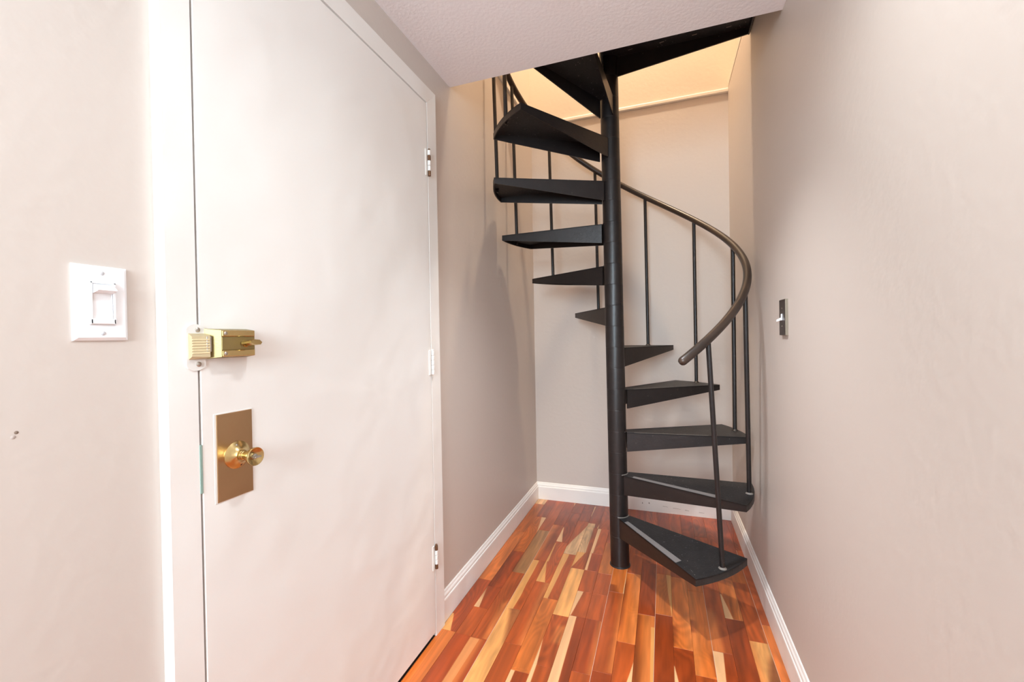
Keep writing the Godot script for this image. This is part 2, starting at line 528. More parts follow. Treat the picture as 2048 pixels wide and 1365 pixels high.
func make_room() -> void:
	var t := 0.16
	var st := mb()
	# left wall with the doorway cut out of it
	box(st, Vector3(-t, 0, -t), Vector3(0, HU, 1.40))
	box(st, Vector3(-t, 0, 2.35), Vector3(0, HU, ZF + t))
	box(st, Vector3(-t, 2.062, 1.40), Vector3(0, HU, 2.35))
	var wl := build(st, "wall_left", M.wall)
	tag(wl, "warm grey painted wall with the white door in it, left of the hall", "wall", "structure")
	st = mb()
	var cp := Vector3(0, 1.0081, 2.5440)
	lathe(st, [Vector2(0.0, 0.0010), Vector2(0.0010, 0.0008), Vector2(0.0024, 0.0)], cp, Vector3.RIGHT, 9)
	build(st, "wall_chip", M.chip, wl, Vector3.ZERO, "small dark chip in the paint")
	st = mb()
	lathe(st, [Vector2(0.0, 0.001), Vector2(0.0014, 0.0008), Vector2(0.003, 0.0)], cp + Vector3(0, -0.0058, 0.0032), Vector3.RIGHT, 9)
	build(st, "wall_chip", M.chip_pale, wl)
	st = mb()
	box(st, Vector3(W, 0, -t), Vector3(W + t, 2.598, ZF + t))
	tag(build(st, "wall_right", M.wall), "long warm grey painted wall with the dark switch, right of the hall", "wall", "structure")
	st = mb()
	box(st, Vector3(0, 0, -t), Vector3(W, 2.58, 0))
	tag(build(st, "wall_back", M.wall), "warm grey end wall behind the spiral staircase", "wall", "structure")
	st = mb()
	box(st, Vector3(0, 0, ZF), Vector3(W, H, ZF + t))
	tag(build(st, "wall_front", M.wall), "warm grey wall closing the hall behind the viewer", "wall", "structure")
	st = mb()
	box(st, Vector3(0, H, ZC), Vector3(W, HU, ZF + t))
	tag(build(st, "ceiling", M.ceiling), "white textured hall ceiling ending at the stair well", "ceiling", "structure")
	baseboard("baseboard_back", Vector3(0.0, 0, 0), Vector3(W, 0, 0), Vector3.BACK, "white baseboard with moulded top along the end wall")
	baseboard("baseboard_left", Vector3(0, 0, 0.0142), Vector3(0, 0, 1.3808), Vector3.RIGHT, "white moulded baseboard between end wall and door frame")
	baseboard("baseboard_left_near", Vector3(0, 0, 2.3675), Vector3(0, 0, ZF), Vector3.RIGHT, "white moulded baseboard on the left wall nearer than the door")
	baseboard("baseboard_right", Vector3(W, 0, 0.0142), Vector3(W, 0, ZF), Vector3.LEFT, "white moulded baseboard along the right wall")
	# storey above the stair well
	var ux := W + 1.3
	var uz := 3.4
	st = mb()
	box(st, Vector3(-0.02, 2.581, -t), Vector3(ux, 5.0, 0))
	tag(build(st, "wall_upper_back", M.wall_high), "cream upper wall above the moulding at the top of the stairs", "wall", "structure")
	st = mb()
	box(st, Vector3(-t, HU, -t), Vector3(-0.014, 5.0, uz + t))
	tag(build(st, "wall_upper_left", M.wall_high), "cream upper wall on the left of the stair well", "wall", "structure")
	st = mb()
	box(st, Vector3(ux, HU, -t), Vector3(ux + t, 5.0, uz + t))
	tag(build(st, "wall_upper_right", M.wall_high), "cream far right wall of the upper storey", "wall", "structure")
	st = mb()
	box(st, Vector3(-0.014, HU, uz), Vector3(ux, 5.0, uz + t))
	tag(build(st, "wall_upper_front", M.wall_high), "cream wall closing the upper storey above the hall", "wall", "structure")
	st = mb()
	box(st, Vector3(-t, 5.0, -t), Vector3(ux + t, 5.16, uz + t))
	tag(build(st, "ceiling_upper", M.ceiling), "white ceiling of the upper storey", "ceiling", "structure")
	st = mb()
	box(st, Vector3(W + t, 2.44, 0), Vector3(ux, HU, uz))
	tag(build(st, "floor_upper", M.upper_floor), "wooden floor of the upper storey beside the stair well", "floor", "structure")
	st = mb()
	cbox(st, Vector3(W + 0.0002, 2.6115, 0.001), Vector3(W + 0.03, 2.642, ZC - 0.002), 0.001)
	var board := build(st, "trim_3", M.wall_high)
	tag(board, "cream edge board over a dark gap on top of the right wall", "moulding", "structure")
	st = mb()
	cbox(st, Vector3(W + 0.006, 2.5978, 0.001), Vector3(W + 0.03, 2.612, ZC - 0.002), 0.0005)
	build(st, "dark_gap", M.dark_gap, board)
	# moulding round the well at the level of the upper floor
	var prof := PackedVector2Array([Vector2(0, -0.016), Vector2(0.008, -0.016), Vector2(0.013, -0.011), Vector2(0.013, 0.003), Vector2(0.009, 0.008), Vector2(0.0075, 0.010), Vector2(0.0075, 0.014), Vector2(0, 0.016)])
	st = mb()
	extrude(st, prof, Vector3(0.0, 2.590, 0), Vector3.BACK, Vector3.UP, Vector3(W - 0.0008, 0, 0))
	tag(build(st, "trim_1", M.trim), "thin cream moulding across the end wall above the stairs", "moulding", "structure")
	st = mb()
	extrude(st, prof, Vector3(0, 2.590, 0.014), Vector3.RIGHT, Vector3.UP, Vector3(0, 0, ZC - 0.015))
	tag(build(st, "trim_2", M.trim), "thin cream moulding on the left wall of the stair well", "moulding", "structure")

# ------------------------------------------------------------------ door
func screw(st_parent: Node, at: Vector3, out: Vector3, r: float, off: Vector3, mat: Material) -> void:
	var st := mb()
	lathe(st, [Vector2(r, 0.0), Vector2(r, r * 0.25), Vector2(r * 0.7, r * 0.5), Vector2(0.0, r * 0.58)], at, out, 14)
	var s := build(st, "screw", mat, st_parent, off)
	st = mb()
	var c := at + out * r * 0.5
	var e := Vector3(r * 0.8, r * 0.8, r * 0.8)
	e[out.abs().max_axis_index()] = r * 0.1
	e.y = r * 0.16
	cbox(st, c - e, c + e, r * 0.03)
	if st_parent.get_parent() == self: build(st, "slot", M.dark_gap, s, Vector3.ZERO)

func make_door() -> void:
	var F := 0.02                       # how far frame and leaf stand proud of the wall
	var zh := 1.4545                    # hinge edge of the leaf
	var zl := 2.3068                    # lock edge
	var top := 2.0100
	var base := Vector3(0, 0, (zh + zl) / 2)
	var door := thing("door_1", base)
	tag(door, "tall flat white entrance door in its white frame with brass locks", "door", "structure")
	# frame: two jambs and a head, mitred, with the stop behind the leaf
	var gap := 0.0035
	var i0 := zh - gap
	var i1 := zl + gap
	var it := top + gap
	var o0 := 1.381
	var o1 := 2.3672
	var ot := 2.0810
	var b := -0.11
	var st := mb()
	var r := 0.004                      # eased outer edge
	for side in [[o0, i0, 1.0], [o1, i1, -1.0]]:
		var zo: float = side[0]
		var zi: float = side[1]
		var s: float = side[2]
		var lean := (ot - it)
		hexa(st, [Vector3(b, 0, zo), Vector3(F - r, 0, zo), Vector3(F - r, ot, zo), Vector3(b, ot, zo),
			Vector3(b, 0, zi), Vector3(F - r, 0, zi), Vector3(F - r, ot - lean, zi), Vector3(b, ot - lean, zi)])
		hexa(st, [Vector3(F - r, 0, zo), Vector3(F, 0, zo + s * r), Vector3(F, ot - r, zo + s * r), Vector3(F - r, ot, zo),
			Vector3(F - r, 0, zi), Vector3(F, 0, zi - s * 0.001), Vector3(F, it + 0.001, zi - s * 0.001), Vector3(F - r, it, zi)])
		var zs := zi + s * 0.016          # stop
		box(st, Vector3(-0.05, 0, minf(zi, zs)), Vector3(-0.026, it, maxf(zi, zs)))
	var fr := build(st, "door_frame", M.door, door, base, "white steel door frame")
	st = mb()
	hexa(st, [Vector3(b, ot, o0), Vector3(F - r, ot, o0), Vector3(F - r, it, i0), Vector3(b, it, i0),
		Vector3(b, ot, o1), Vector3(F - r, ot, o1), Vector3(F - r, it, i1), Vector3(b, it, i1)])
	hexa(st, [Vector3(F - r, ot, o0 + 0.0004), Vector3(F - 0.0003, ot - r, o0 + r), Vector3(F - 0.0003, it + 0.001, i0), Vector3(F - r, it, i0),
		Vector3(F - r, ot, o1), Vector3(F - 0.0003, ot - r, o1 - r), Vector3(F - 0.0003, it + 0.001, i1), Vector3(F - r, it, i1)])
	box(st, Vector3(-0.05, it - 0.016, i0), Vector3(-0.026, it, i1))
	var head := build(st, "frame_head", M.door, fr)
	st = mb()
	cbox(st, Vector3(F - 0.001, it + 0.0005, i0 + 0.002), Vector3(F + 0.0012, it + 0.0085, i1 - 0.002), 0.0007)
	build(st, "frame_lip", M.door, fr)
	st = mb()
	cbox(st, Vector3(-0.11, -0.0115, i0), Vector3(0.0142, 0.0005, i1), 0.0004)
	build(st, "threshold", M.dark_gap, fr)
	# what closes the doorway beyond
	st = mb()
	box(st, Vector3(-0.158, 0, 1.402), Vector3(-0.125, 2.06, 2.348))
	build(st, "doorway_backing", M.dark_gap, door, base)
	# leaf
	st = mb()
	cbox(st, Vector3(-0.024, 0.0170, zh), Vector3(F, top, zl), 0.0015)
	var leaf := build(st, "door_leaf", M.door, door, base)
	st = mb()                            # edge plate of the latch
	var l0 := seen(0.9300, 2.290, F)
	var l1 := seen(0.8360, 2.290, F)
	cbox(st, Vector3(-0.004, l1.y, zl + 0.0002), Vector3(F + 0.0012, l0.y, zl + gap + 0.0016), 0.0004)
	build(st, "latch_plate", M.latch_green, leaf, Vector3.ZERO, "pale green latch edge plate")
	# hinges
	for hg in [[1.8573, 1.7573, 0], [1.0812, 0.9883, 1], [0.3205, 0.2292, 2]]:
		var p0 := seen(hg[1], 1.41, F + 0.006)
		var p1 := seen(hg[0], 1.41, F + 0.006)
		var n := 5
		var len := (p1.y - p0.y) / n
		var zk := zh - gap / 2.0 - 0.0015
		st = mb()
		cbox(st, Vector3(F - 0.001, p0.y - 0.001, zk + 0.006), Vector3(F + 0.0022, p1.y + 0.001, zk + 0.019), 0.0006)
		var hinge := build(st, "hinge", M.old_paint, door, base, ["upper hinge with flaked paint", "middle hinge painted over", "lower hinge with flaked paint"][hg[2]])
		for k in n:
			st = mb()
			var y0 := p0.y + len * k + 0.0006
			lathe(st, [Vector2(0.0, 0.0), Vector2(0.0052, 0.0), Vector2(0.0058, 0.0007), Vector2(0.0058, len - 0.0019), Vector2(0.0052, len - 0.0012), Vector2(0.0, len - 0.0012)], Vector3(F + 0.006, y0, zk), Vector3.UP, 16)
			var bare: bool = [[0, 3], [], [0, 4]][hg[2]].has(k)
			build(st, "knuckle", M.bare_hinge if bare else M.old_paint, hinge)
		st = mb()
		lathe(st, [Vector2(0.0, 0.0), Vector2(0.004, 0.0), Vector2(0.005, 0.002), Vector2(0.004, 0.005), Vector2(0.0, 0.006)], Vector3(F + 0.006, p1.y, zk), Vector3.UP, 12)
		build(st, "pin", M.old_paint if hg[2] == 1 else M.bare_hinge, hinge)
	make_latch(door, base, F)
	make_knob(door, base, F)

func make_latch(door: Node, base: Vector3, F: float) -> void:
	# case of the night latch on the leaf
	var y0 := 1.0965
	var y1 := 1.1545
	var z0 := 2.2100
	var z1 := 2.3015
	var fx := 0.046
	var st := mb()
	hexa(st, [Vector3(F, y0, z0), Vector3(F, y1, z0), Vector3(F, y1, z1), Vector3(F, y0, z1),
		Vector3(fx, y0 + 0.0035, z0 + 0.003), Vector3(fx, y1 - 0.0035, z0 + 0.003), Vector3(fx, y1 - 0.0035, z1 - 0.018), Vector3(fx, y0 + 0.0035, z1 - 0.018)])
	var latch := build(st, "night_latch", M.brass_dull, door, base, "brass surface mounted night latch")
	# bands along the top and bottom of the face, a plate between
	for y in [y0 + 0.0035, y1 - 0.0155]:
		st = mb()
		cbox(st, Vector3(fx - 0.001, y, z0 + 0.0035), Vector3(fx + 0.0022, y + 0.012, z1 - 0.0185), 0.0012)
		build(st, "face_band", M.brass, latch)
	st = mb()
	cbox(st, Vector3(fx - 0.001, y0 + 0.0165, z0 + 0.0035), Vector3(fx + 0.0009, y1 - 0.0165, z1 - 0.0185), 0.0006)
	build(st, "face_plate", M.brass_dull, latch)
	screw(latch, Vector3(fx + 0.0022, y1 - 0.0095, z1 - 0.0245), Vector3.RIGHT, 0.0036, Vector3.ZERO, M.steel)
	screw(latch, Vector3(fx + 0.0022, y0 + 0.0095, z1 - 0.0245), Vector3.RIGHT, 0.0036, Vector3.ZERO, M.steel)
	st = mb()
	lathe(st, [Vector2(0.0, 0.0), Vector2(0.007, 0.0), Vector2(0.0065, 0.003), Vector2(0.0045, 0.0045), Vector2(0.0, 0.005)], Vector3(fx + 0.0008, 1.1245, 2.2345), Vector3.RIGHT, 18)
	build(st, "turn_stem", M.brass, latch)
	st = mb()                            # paddle of the thumb turn: a long lozenge seen edge on
	var paddle := PackedVector2Array([Vector2(-0.0105, -0.002), Vector2(-0.0105, 0.002), Vector2(-0.003, 0.0055), Vector2(0.0085, 0.0050), Vector2(0.0125, 0.0), Vector2(0.0085, -0.0050), Vector2(-0.003, -0.0055)])
	extrude(st, paddle, Vector3(fx + 0.004, 1.1245, 2.2345), Vector3(0.12, -0.05, -1).normalized(), Vector3(-0.3, 1, 0).normalized(), Vector3(0.024, 0.0030, -0.002))
	build(st, "thumb_turn", M.brass, latch, Vector3.ZERO, "brass lozenge shaped thumb turn")
	# bolt between the case and the keeper
	st = mb()
	cbox(st, Vector3(F + 0.004, 1.110, z1 - 0.006), Vector3(F + 0.017, 1.140, z1 + 0.004), 0.001)
	build(st, "bolt", M.steel, latch)
	# keeper on the frame
	st = mb()
	var plate := PackedVector2Array()
	var kz := 2.3150
	for k in 24:
		var a := TAU * (k + 0.5) / 24
		plate.append(Vector2(cos(a) * 0.0175, sin(a) * 0.012 + signf(sin(a)) * 0.0315))
	extrude(st, plate, Vector3(F, 1.1190, kz), Vector3.BACK, Vector3.UP, Vector3(0.0024, 0, 0), true)
	var keep := build(st, "latch_keeper", M.old_paint, door, base, "keeper of the night latch on a white paint marked plate")
	st = mb()
	var ky0 := 1.0965
	var ky1 := 1.1455
	hexa(st, [Vector3(F + 0.002, ky0, kz - 0.0165), Vector3(F + 0.002, ky1, kz - 0.0165), Vector3(F + 0.002, ky1, kz + 0.0140), Vector3(F + 0.002, ky0, kz + 0.0140),
		Vector3(0.0380, ky0 + 0.004, kz - 0.0155), Vector3(0.0380, ky1 - 0.004, kz - 0.0155), Vector3(0.0300, ky1 - 0.006, kz + 0.0125), Vector3(0.0300, ky0 + 0.006, kz + 0.0125)])
	build(st, "keeper_block", M.keeper, keep)
	for k in 6:
		st = mb()
		var y := 1.1085 + k * 0.005
		hexa(st, [Vector3(0.0372, y - 0.0014, kz - 0.0145), Vector3(0.0372, y + 0.0014, kz - 0.0145), Vector3(0.0293, y + 0.0014, kz + 0.0125), Vector3(0.0293, y - 0.0014, kz + 0.0125),
			Vector3(0.0392, y - 0.0007, kz - 0.0142), Vector3(0.0392, y + 0.0007, kz - 0.0142), Vector3(0.0314, y + 0.0007, kz + 0.0120), Vector3(0.0314, y - 0.0007, kz + 0.0120)])
		build(st, "keeper_rib", M.keeper_rib, keep)
	screw(keep, Vector3(F + 0.0024, 1.1520, kz - 0.003), Vector3.RIGHT, 0.0046, Vector3.ZERO, M.steel)
	screw(keep, Vector3(F + 0.0024, 1.0875, kz - 0.004), Vector3.RIGHT, 0.0046, Vector3.ZERO, M.steel)

func make_knob(door: Node, base: Vector3, F: float) -> void:
	var st := mb()
	cbox(st, Vector3(F, 0.8135, 2.2030), Vector3(F + 0.0022, 0.9860, 2.2800), 0.0009)
	var plate := build(st, "knob_plate", M.brass_plate, door, base, "tall brass scratch plate behind the knob")
	st = mb()
	cbox(st, Vector3(F - 0.001, 0.8120, 2.2018), Vector3(F + 0.0007, 0.9885, 2.2845), 0.0006)
	build(st, "paint_ridge", M.old_paint, plate)
	var c := Vector3(F + 0.0022, 0.8985, 2.2385)
	st = mb()
	lathe(st, [Vector2(0.0, 0.0), Vector2(0.0272, 0.0), Vector2(0.0278, 0.0014), Vector2(0.0255, 0.003), Vector2(0.0205, 0.0062), Vector2(0.0145, 0.0095), Vector2(0.0115, 0.0135), Vector2(0.0, 0.0135)], c, Vector3.RIGHT, 40)
	build(st, "rose", M.brass, plate)
	screw(plate, c + Vector3(0.0045, 0.0195, 0.004), Vector3.RIGHT, 0.0031, Vector3.ZERO, M.steel)
	screw(plate, c + Vector3(0.0045, -0.0195, -0.004), Vector3.RIGHT, 0.0031, Vector3.ZERO, M.dark_gap)
	st = mb()
	lathe(st, [Vector2(0.0095, 0.011), Vector2(0.0095, 0.016), Vector2(0.0082, 0.017), Vector2(0.0095, 0.018), Vector2(0.0095, 0.021), Vector2(0.0082, 0.022), Vector2(0.0088, 0.026), Vector2(0.0108, 0.032), Vector2(0.0145, 0.040), Vector2(0.0178, 0.0465), Vector2(0.0186, 0.050), Vector2(0.0178, 0.0522), Vector2(0.0162, 0.0518), Vector2(0.012, 0.0485), Vector2(0.0065, 0.0465), Vector2(0.0, 0.046)], c, Vector3.RIGHT, 40)
	build(st, "knob", M.brass, plate, Vector3.ZERO, "small flared brass knob with dished face")
	st = mb()
	lathe(st, [Vector2(0.0, 0.045), Vector2(0.0056, 0.0462), Vector2(0.0052, 0.050), Vector2(0.0, 0.0512)], c, Vector3.RIGHT, 20)
	build(st, "turn_hub", M.steel, plate)
	st = mb()
	cbox(st, c + Vector3(0.046, -0.0017, -0.0068), c + Vector3(0.0585, 0.0017, 0.0068), 0.0008)
	build(st, "turn_button", M.steel, plate)

# ------------------------------------------------------------------ switches
func make_switches() -> void:
	var at := Vector3(0, 1.1930, 2.4475)
	var t := thing("light_switch", at)
	tag(t, "white plastic slide dimmer switch on the left wall beside the door frame", "light switch")
	var st := mb()
	var e := Vector3(0, 0.0590, 0.0352)
	hexa(st, [at + Vector3(0, -e.y, -e.z), at + Vector3(0, e.y, -e.z), at + Vector3(0, e.y, e.z), at + Vector3(0, -e.y, e.z),
		at + Vector3(0.0028, -e.y, -e.z), at + Vector3(0.0028, e.y, -e.z), at + Vector3(0.0028, e.y, e.z), at + Vector3(0.0028, -e.y, e.z)])
	var k := 0.0048
	hexa(st, [at + Vector3(0.0028, -e.y, -e.z), at + Vector3(0.0028, e.y, -e.z), at + Vector3(0.0028, e.y, e.z), at + Vector3(0.0028, -e.y, e.z),
		at + Vector3(0.0068, -e.y + k, -e.z + k), at + Vector3(0.0068, e.y - k, -e.z + k), at + Vector3(0.0068, e.y - k, e.z - k), at + Vector3(0.0068, -e.y + k, e.z - k)])
	build(st, "wall_plate", M.plastic, t, at)
	st = mb()                            # frame of the dimmer: four bars round the slot
	var d := Vector3(0.0065, 0.0333, 0.0168)
	var x1 := 0.0105
	cbox(st, at + Vector3(0.006, -d.y, -d.z), at + Vector3(x1, d.y, -d.z + 0.0036), 0.0008)
	cbox(st, at + Vector3(0.006, -d.y, d.z - 0.0036), at + Vector3(x1, d.y, d.z), 0.0008)
	cbox(st, at + Vector3(0.006, d.y - 0.003, -d.z), at + Vector3(x1, d.y, d.z), 0.0008)
	cbox(st, at + Vector3(0.006, -d.y, -d.z), at + Vector3(x1, -d.y + 0.0085, d.z), 0.0012)
	box(st, at + Vector3(0.006, -d.y, -d.z), at + Vector3(0.0085, d.y, d.z))
	var body := build(st, "dimmer_body", M.plastic, t, at)
	st = mb()
	cbox(st, at + Vector3(0.008, -d.y + 0.0085, -d.z + 0.0038), at + Vector3(0.0094, -0.001 + 0.018, -d.z + 0.0052), 0.0003)
	build(st, "slot_edge", M.grey, body)
	st = mb()                            # slider knob: a wedge with an overhanging lip
	var prof := PackedVector2Array([Vector2(0.008, 0.0285), Vector2(0.011, 0.0285), Vector2(0.0215, 0.0215), Vector2(0.0225, 0.0195), Vector2(0.0215, 0.0185), Vector2(0.010, 0.0155), Vector2(0.008, 0.0155)])
	extrude(st, prof, at + Vector3(0, 0, -0.0125), Vector3.RIGHT, Vector3.UP, Vector3(0, 0, 0.025))
	build(st, "slider", M.plastic, t, at)
	for y in [0.0475, -0.0475]:
		st = mb()
		lathe(st, [Vector2(0.0, 0.0), Vector2(0.0034, 0.0), Vector2(0.0034, 0.0006), Vector2(0.0024, 0.0013), Vector2(0.0, 0.0016)], at + Vector3(0.0066, y, 0), Vector3.RIGHT, 14)
		build(st, "screw", M.grey, t, at)
	# the dark plate on the right wall
	var a2 := Vector3(W, 1.1795, 1.2140)
	var t2 := thing("light_switch", a2)
	tag(t2, "narrow dark bronze toggle switch with white lever on the right wall", "light switch")
	st = mb()
	var h2 := 0.0600
	var w2 := 0.0355
	hexa(st, [a2 + Vector3(0, -h2, -w2), a2 + Vector3(0, h2, -w2), a2 + Vector3(0, h2, w2), a2 + Vector3(0, -h2, w2),
		a2 + Vector3(-0.0085, -h2, -w2), a2 + Vector3(-0.0085, h2, -w2), a2 + Vector3(-0.0085, h2, w2), a2 + Vector3(-0.0085, -h2, w2)])
	var wp := build(st, "wall_plate", M.switch_edge, t2, a2)
	st = mb()
	cbox(st, a2 + Vector3(-0.0098, -h2 + 0.0008, -w2 + 0.0008), a2 + Vector3(-0.0084, h2 - 0.0008, w2 - 0.0008), 0.0005)
	build(st, "face_plate", M.switch_dark, t2, a2)
	st = mb()
	cbox(st, a2 + Vector3(-0.0125, -0.010, -0.005), a2 + Vector3(-0.0095, 0.012, 0.005), 0.0008)
	build(st, "toggle_collar", M.plastic, t2, a2)
	st = mb()
	hexa(st, [a2 + Vector3(-0.010, -0.008, -0.0045), a2 + Vector3(-0.010, 0.001, -0.0045), a2 + Vector3(-0.010, 0.001, 0.0045), a2 + Vector3(-0.010, -0.008, 0.0045),
		a2 + Vector3(-0.026, -0.0135, -0.0035), a2 + Vector3(-0.026, -0.0075, -0.0035), a2 + Vector3(-0.026, -0.0075, 0.0035), a2 + Vector3(-0.026, -0.0135, 0.0035)])
	build(st, "toggle", M.plastic, t2, a2)
	for y in [0.030, -0.030]:
		st = mb()
		lathe(st, [Vector2(0.0, 0.0), Vector2(0.003, 0.0), Vector2(0.0025, 0.0008), Vector2(0.0, 0.001)], a2 + Vector3(-0.0098, y, 0), Vector3.LEFT, 12)
		build(st, "screw", M.switch_edge, t2, a2)

# ------------------------------------------------------------------ spiral staircase
func axis_at(y: float) -> Vector3:
	return Vector3(PX + LX * y, y, PZ + LZ * y)

func inside(v: Vector3) -> Vector3:     # keep clear of the walls and of the edge of the ceiling
	v.x = clampf(v.x, 0.004, W - 0.004)
	v.z = minf(v.z, ZC - 0.006)
	return v

func wedge_point(th: float, y: float, r: float, across: float) -> Vector3:
	return inside(axis_at(y) + Vector3(cos(th), 0, -sin(th)) * r + Vector3(-sin(th), 0, -cos(th)) * across)

func make_tread(root: Node3D, off: Vector3, k: int) -> void:
	var th := TH1 + (k - 1) * DTH
	var y := Y1 + (k - 1) * RISE
	var rin := RP * 0.92
	var ro := RT * cos(HW)
	var wo := RT * sin(HW)
	var pts := [[rin, -WI], [ro, -wo]]
	for j in range(1, 8):
		var a := lerpf(-HW, HW, j / 8.0)
		pts.append([RT * cos(a), RT * sin(a)])
	pts.append([ro, wo])
	pts.append([rin, WI])
	var poly := PackedVector2Array()
	for q in pts:
		var v := wedge_point(th, y, q[0], q[1])
		poly.append(Vector2(v.x, v.z))
	var st := mb()
	extrude(st, poly, Vector3(0, y - 0.0045, 0), Vector3.RIGHT, Vector3.BACK, Vector3(0, 0.0045, 0))
	var tr := build(st, "tread", M.iron_top, root, off)
	for s in [-1.0, 1.0]:               # the two deep side plates
		st = mb()
		var pl := 0.005
		var a := wedge_point(th, y, rin, s * WI)
		var b := wedge_point(th, y, ro, s * wo)
		var ai := wedge_point(th, y, rin, s * (WI - pl))
		var bi := wedge_point(th, y, ro - 0.001, s * (wo - pl))
		var e := Vector3.UP * 0.0004
		hexa(st, [a - e, ai - e, ai + Vector3.DOWN * D0, a + Vector3.DOWN * D0, b - e, bi - e, bi + Vector3.DOWN * D1, b + Vector3.DOWN * D1])
		build(st, "side_plate", M.iron, tr)
	st = mb()                            # curved end
	for j in 8:
		var a0 := lerpf(-HW, HW, j / 8.0)
		var a1 := lerpf(-HW, HW, (j + 1) / 8.0)
		var o0 := wedge_point(th, y, RT * cos(a0), RT * sin(a0))
		var o1 := wedge_point(th, y, RT * cos(a1), RT * sin(a1))
		var i0 := wedge_point(th, y, (RT - 0.005) * cos(a0), (RT - 0.005) * sin(a0))
		var i1 := wedge_point(th, y, (RT - 0.005) * cos(a1), (RT - 0.005) * sin(a1))
		var e := Vector3.UP * 0.0006
		var dn := Vector3.DOWN * D1
		hexa(st, [o0 - e, i0 - e, i0 + dn, o0 + dn, o1 - e, i1 - e, i1 + dn, o1 + dn])
	build(st, "end_plate", M.iron, tr)
	st = mb()                            # weld bead where the tread meets the pole
	var ring := []
	for j in 7:
		var a := th + lerpf(-0.8, 0.8, j / 6.0)
		ring.append(axis_at(y) + Vector3(cos(a), 0, -sin(a)) * (RP + 0.0008) + Vector3.UP * 0.0005)
	tube(st, ring, 0.0026, 6, true)
	build(st, "weld_bead", M.weld if k <= 2 else M.iron, tr)
	if k >= 8:                           # end of the baluster bolt under the tread
		st = mb()
		var c := wedge_point(th, y, RB, 0.0)
		lathe(st, [Vector2(0.0, 0.0), Vector2(0.009, 0.0), Vector2(0.009, -0.008), Vector2(0.0055, -0.0085), Vector2(0.0055, -0.018), Vector2(0.0, -0.0185)], c + Vector3.DOWN * 0.0045, Vector3.UP, 6)
		build(st, "bolt_nut", M.iron, tr)
	if k == 3 or k == 4:                 # bare metal along the worn nose
		st = mb()
		var g2 := []
		for q in [[0.075, 0.0], [0.075, 0.004], [0.40 - 0.1 * (k - 3), 0.003], [0.40 - 0.1 * (k - 3), 0.0]]:
			var r: float = q[0]
			var edge := -lerpf(WI, wo, (r - rin) / (ro - rin))
			g2.append(wedge_point(th, y, r, edge + q[1]))
		var up2 := Vector3.UP * 0.0005
		hexa(st, [g2[0] - up2, g2[1] - up2, g2[2] - up2, g2[3] - up2, g2[0] + up2, g2[1] + up2, g2[2] + up2, g2[3] + up2])
		build(st, "worn_nose", M.weld, tr)
	if k <= 2:                           # anti slip strip along the nose
		st = mb()
		var g := []
		for q in [[0.085, -WI, 0.0020], [0.085, -WI, 0.0240], [0.455, 0, 0.0340], [0.455, 0, 0.0030]]:
			var r: float = q[0]
			var edge := -lerpf(WI, wo, (r - rin) / (ro - rin))
			g.append(wedge_point(th, y, r, edge + q[2]))
		var up := Vector3.UP * 0.0009
		hexa(st, [g[0] - up * 0.2, g[1] - up * 0.2, g[2] - up * 0.2, g[3] - up * 0.2, g[0] + up, g[1] + up, g[2] + up, g[3] + up])
		build(st, "grip_strip", M.grip, tr, Vector3.ZERO, "grey anti slip strip")

func rail_point(i: float) -> Vector3:
	var th := TH1 + (i - 1.0) * DTH + 0.003
	var y := Y1 + (i - 1.0) * RISE + RAIL_UP
	var v := axis_at(y) + Vector3(cos(th), 0, -sin(th)) * RR
	v.x = clampf(v.x, 0.021, W - 0.021)
	return v

